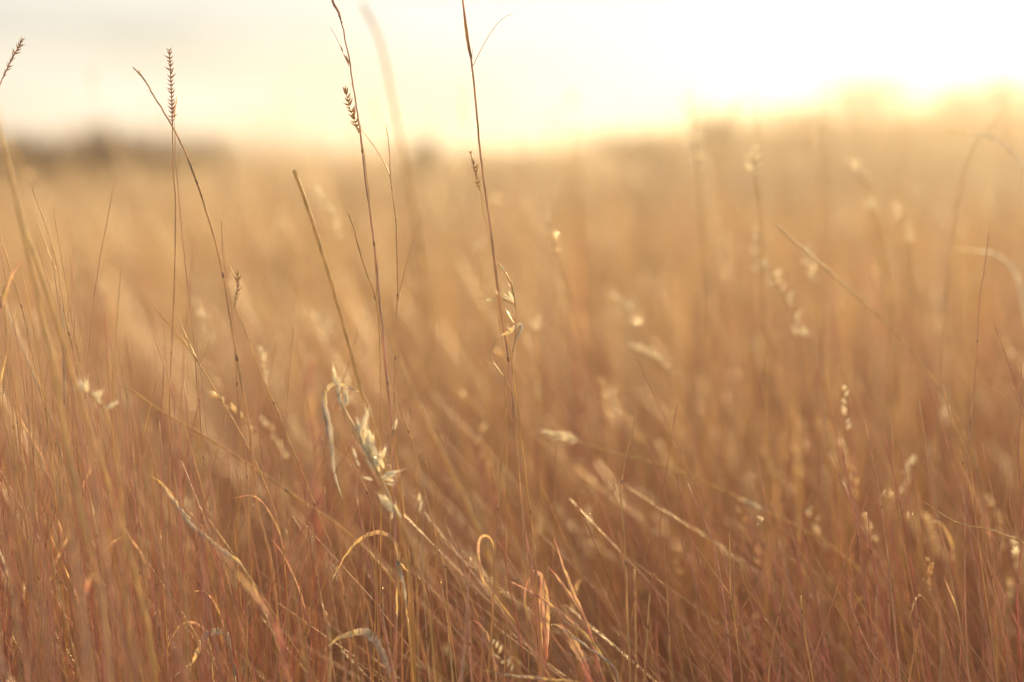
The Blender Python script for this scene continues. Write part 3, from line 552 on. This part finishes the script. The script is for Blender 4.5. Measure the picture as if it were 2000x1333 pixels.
# bright flat leaves catching the sun at the far right
blade('bright horizontal leaf flashing in the upper right corner', [(1832, 254), (1860, 258), (1890, 262), (1930, 268), (1970, 290), (2000, 340), (2015, 450)], 1.4, 8, .1, .3, (.2, .4))
blade('flat leaf flashing near the right edge', [(1852, 488), (1880, 489), (1912, 491), (1950, 500), (1985, 540), (2005, 640)], 1.45, 10, .1, .3, (.2, .4))
# faint upright stems right of centre
for lab, p, d in (('faint vertical stem crossing the horizon right of centre', [(1344, 150), (1358, 260), (1366, 350), (1370, 470), (1374, 640), (1378, 900)], 1.6),
                  ('thin dark vertical stem beside the tilted dark head', [(1470, 178), (1480, 260), (1485, 330), (1488, 440), (1492, 620), (1500, 900)], 1.55),
                  ('faint upright stem at the foot of the white glow', [(1608, 190), (1612, 260), (1614, 380), (1616, 520), (1620, 800)], 1.65),
                  ('wiry stem reaching the horizon at upper right', [(1758, 230), (1765, 250), (1762, 330), (1760, 450), (1756, 700)], 1.7)):
    stem(lab, p, d, (1.5, 2.6), .3, (.5,))

# ---- the thick of the thicket: near stems that nothing tells apart
MARKS = [(-30, 'the left edge'), (150, 'the arched wiry stem'), (318, 'the tall spiked stem'), (400, 'the silver folded leaf'), (548, 'the stout leaning stem'), (690, 'the tent-folded grey leaf'), (805, 'the thick cut stem'), (956, 'the looped leaf'),
         (1055, 'the tattered red sheath'), (1228, 'the lone forked stem'), (1440, 'the long-pronged fork'), (1580, 'the blunt bare stem'), (1700, 'the short bent red stem'), (1780, 'the tilted twig stem'), (1890, 'the highest right-hand stem'), (2030, 'the right edge')]
SEEN = set()
def describe(xb, yt, ln, w1, tn, br, lv, d):
    mx_, nm = min(MARKS, key=lambda q: abs(q[0]-xb))
    tl = 'upright' if ln < 50 else 'left-leaning' if ln < 130 else 'slanting'
    cl = 'straw' if tn < .45 else 'copper' if tn < .72 else 'red'
    sz = 'tall' if yt < 780 else 'short' if yt > 1050 else 'mid-height'
    sh = 'blurred ' if abs(d-FOC) > .14 else 'thick ' if w1 > 3.7 else 'thin '
    ft = ' with twig and leaf' if br and lv else ' with side twig' if br else ' with a leaf' if lv else ', bare,'
    return f"{sz} {tl} {sh}{cl} stem{ft} {'beside' if 'edge' in nm else 'left of' if xb < mx_ else 'right of'} {nm}"
def thicket(n, x0, x1, top, lean, d0, d1, label, group, wr=(2.2, 4.6), tone=(.62, .22), leafp=.05):
    made = tries = 0
    while made < n and tries < n*60:
        tries += 1; xb = random.uniform(x0, x1); d = random.uniform(d0, d1); yt = random.gauss(top, 110)
        yt = max(top-230, min(1240, yt)); ln = random.gauss(lean, 55)
        dy = (1340-yt)/800.0; c = random.gauss(0, 14)
        pts = [(xb-ln*dy*1.0, yt), (xb-ln*dy*.62+c, yt+(1340-yt)*.33), (xb-ln*dy*.28+c*.6, yt+(1340-yt)*.67), (xb, 1340)]
        tn = min(1, max(.05, random.gauss(*tone))); w1 = random.uniform(*wr)
        br = []; u = random.random()
        if u < .4:
            p = pts[1]; sg = random.choice((-1, 1)); l = random.uniform(40, 120)
            br = [([(p[0]-ln*.08+sg*l*.35, p[1]-l), (p[0]+sg*l*.18, p[1]-l*.5), (p[0], p[1])], w1*.6)]
        lv = []
        if random.random() < leafp:
            u = random.uniform(.25, .85); q = min(2, int(u*3)); g = u*3-q; p = (pts[q][0]*(1-g)+pts[q+1][0]*g, pts[q][1]*(1-g)+pts[q+1][1]*g)
            sg = random.choice((-1, 1, 1)) if lean < 0 else random.choice((-1, -1, 1)); l = random.uniform(70, 210); a = random.uniform(.15, .6); dr = random.choice((0, 0, .15, .5, 1.1))
            lv = [dict(pts=[p, (p[0]+sg*l*.30*a, p[1]-l*.42), (p[0]+sg*l*.75*a, p[1]-l*(.8-dr*.25)), (p[0]+sg*l*(1.1*a+.2*dr), p[1]-l*(1.1-dr*.9))], w=random.uniform(3, 6), tone=min(.95, max(.3, tn+random.uniform(-.15, .3))), fold=.6, tw=(random.uniform(0, 1), random.uniform(0, 1.5)), dz=random.uniform(-.08, .08))]
        lab = describe(xb, yt, ln, w1, tn, br, lv, d)
        if lab in SEEN: continue
        SEEN.add(lab); made += 1
        stem(lab, pts, d, (w1*.55, w1), tn, (random.uniform(.3, .8),), br, lv, dd=random.uniform(-.05, .05), group=group)
thicket(84, -60, 340, 790, 95, 1.0, 1.20, 'thin copper stem in the dense clump at the lower left', 'stems of the lower left clump', (2.0, 4), (.72, .2), .05)
thicket(26, -40, 260, 590, 110, 1.02, 1.18, 'x', 'tall stems along the left edge', (2, 3.6), (.62, .2), .03)
thicket(44, 300, 640, 880, 80, 1.0, 1.25, 'thin copper stem between the split grey blade and the fluffy head', 'stems left of the fluffy white head', (2.0, 4), (.72, .2), .05)
thicket(30, -60, 420, 940, 120, .78, .95, 'broad blurred stem in front of the lower left clump', 'blurred stems nearest the camera', (3.5, 7), (.74, .12), .03)
thicket(26, 640, 960, 1060, 70, 1.02, 1.24, 'thin stem around the folded grey leaf at bottom centre', 'stems at the bottom centre')
thicket(16, 960, 1360, 1130, 60, 1.12, 1.4, 'soft brown stem behind the crimson blades', 'stems behind the crimson blades')
thicket(44, 1380, 1800, 1000, 190, 1.12, 1.45, 'slanting soft red stem in the leaning tangle at lower right', 'stems of the lower right tangle', (2.2, 4), (.78, .16))
thicket(34, 1700, 2060, 920, 120, 1.02, 1.3, 'wiry red stem beside the right edge', 'stems along the right edge', (2, 3.8), (.8, .15), .05)

# ------------------------------------------------------------------ shrubs on the skyline
def shrub(label, x, y, wdt, hgt, n, group='shrubs on the skyline'):
    z0 = float(terrain(x, y)); th = thing('shrub', label, 'shrub', (x, y, z0), group)
    V, Q, o = [], [], 0; tips = []
    for i in range(9):
        a = random.uniform(0, 6.28); r = wdt*.42*math.sqrt(random.random()); e = np.array((math.cos(a)*r, math.sin(a)*r*.8, hgt*random.uniform(.55, .95)))
        P = smooth_path([(0, 0, -.05), (e[0]*.25, e[1]*.25, e[2]*.4), e], 4); v, f = tube(P, np.linspace(.022, .005, len(P)), 5); tips.append(e)
        V.append(v); Q.append([k+o for k in f]); o += len(v)
    me = new_mesh('trunk', np.concatenate(V), [np.concatenate([q[0] for q in Q]), np.concatenate([q[1] for q in Q])], None, [M['bark']]); link('trunk', me, th)
    cl = np.array(tips)[rng.integers(0, len(tips), n)]; p = cl+rng.normal(0, 1, (n, 3))*np.array((wdt*.13, wdt*.12, hgt*.13))
    p = p*np.array((1, 1, 1)); p[:, 2] = np.clip(p[:, 2]-np.abs(rng.normal(0, hgt*.25, n)), .03, hgt*1.1)
    a = rng.normal(0, 1, (n, 3)); a /= np.linalg.norm(a, axis=1)[:, None]; c = np.cross(a, rng.normal(0, 1, (n, 3))); c /= np.linalg.norm(c, axis=1)[:, None]
    s = rng.uniform(.03, .065, n)[:, None]
    v = np.stack([p-a*s, p+c*s*.5, p+a*s, p-c*s*.5], 1).reshape(-1, 3)
    link('crown', new_mesh('crown', v, [np.arange(4*n).reshape(-1, 4)], None, [M['shrub']], smooth=False), th)
def at_dist(pxx, y): return (pxx-1000.0)/2778.0*y/cp_
for lab, pxx, y, wpx, h, n in (('low dark shrub on the skyline at the left edge', 50, 25, 200, 1.02, 2000), ('highest dark shrub on the left skyline', 215, 26, 190, 1.16, 2400), ('low dark shrub right of the highest left shrub', 365, 27, 200, 1.02, 1600),
                            ('small lone bush on the skyline left of the tallest stem', 826, 30, 44, 1.05, 700), ('hazy bush on the rise at right, highest on the skyline', 1672, 44, 250, 1.75, 2200), ('hazy low bush beside the highest one on the right rise', 1850, 45, 220, 1.3, 1500), ('faint low scrub on the rise right of centre', 1400, 42, 200, 1.15, 1800), ('ragged low bush at the right edge of the skyline', 1985, 46, 170, 1.3, 1800), ('low bush on the rise left of the highest hazy one', 1545, 43, 150, 1.15, 1500), ('faint scrub on the skyline where the rise begins', 1230, 40, 190, .95, 1300)):
    shrub(lab, at_dist(pxx, y), y, wpx/2778*y, h, n)

# ------------------------------------------------------------------ the hazy evening air
hv = [(sx*205, sy, sz) for sx in (-1, 1) for sy in (-45, 215) for sz in (-1.1, 3.6)]
hf = np.array([(0, 1, 3, 2), (4, 6, 7, 5), (0, 4, 5, 1), (2, 3, 7, 6), (0, 2, 6, 4), (1, 5, 7, 3)])
m, t = mat('evening_haze'); pv = t.nodes.new('ShaderNodeVolumePrincipled')
pv.inputs['Color'].default_value = (.97, .93, .86, 1); pv.inputs['Density'].default_value = .0030; pv.inputs['Anisotropy'].default_value = .72
o_ = t.nodes.new('ShaderNodeOutputMaterial'); t.links.new(pv.outputs[0], o_.inputs['Volume'])
hz = link('haze', new_mesh('haze', np.array(hv), [hf], None, [m], smooth=False)); hz['kind'] = 'stuff'
hz['label'] = 'thin golden evening haze over the meadow'; hz['category'] = 'haze'
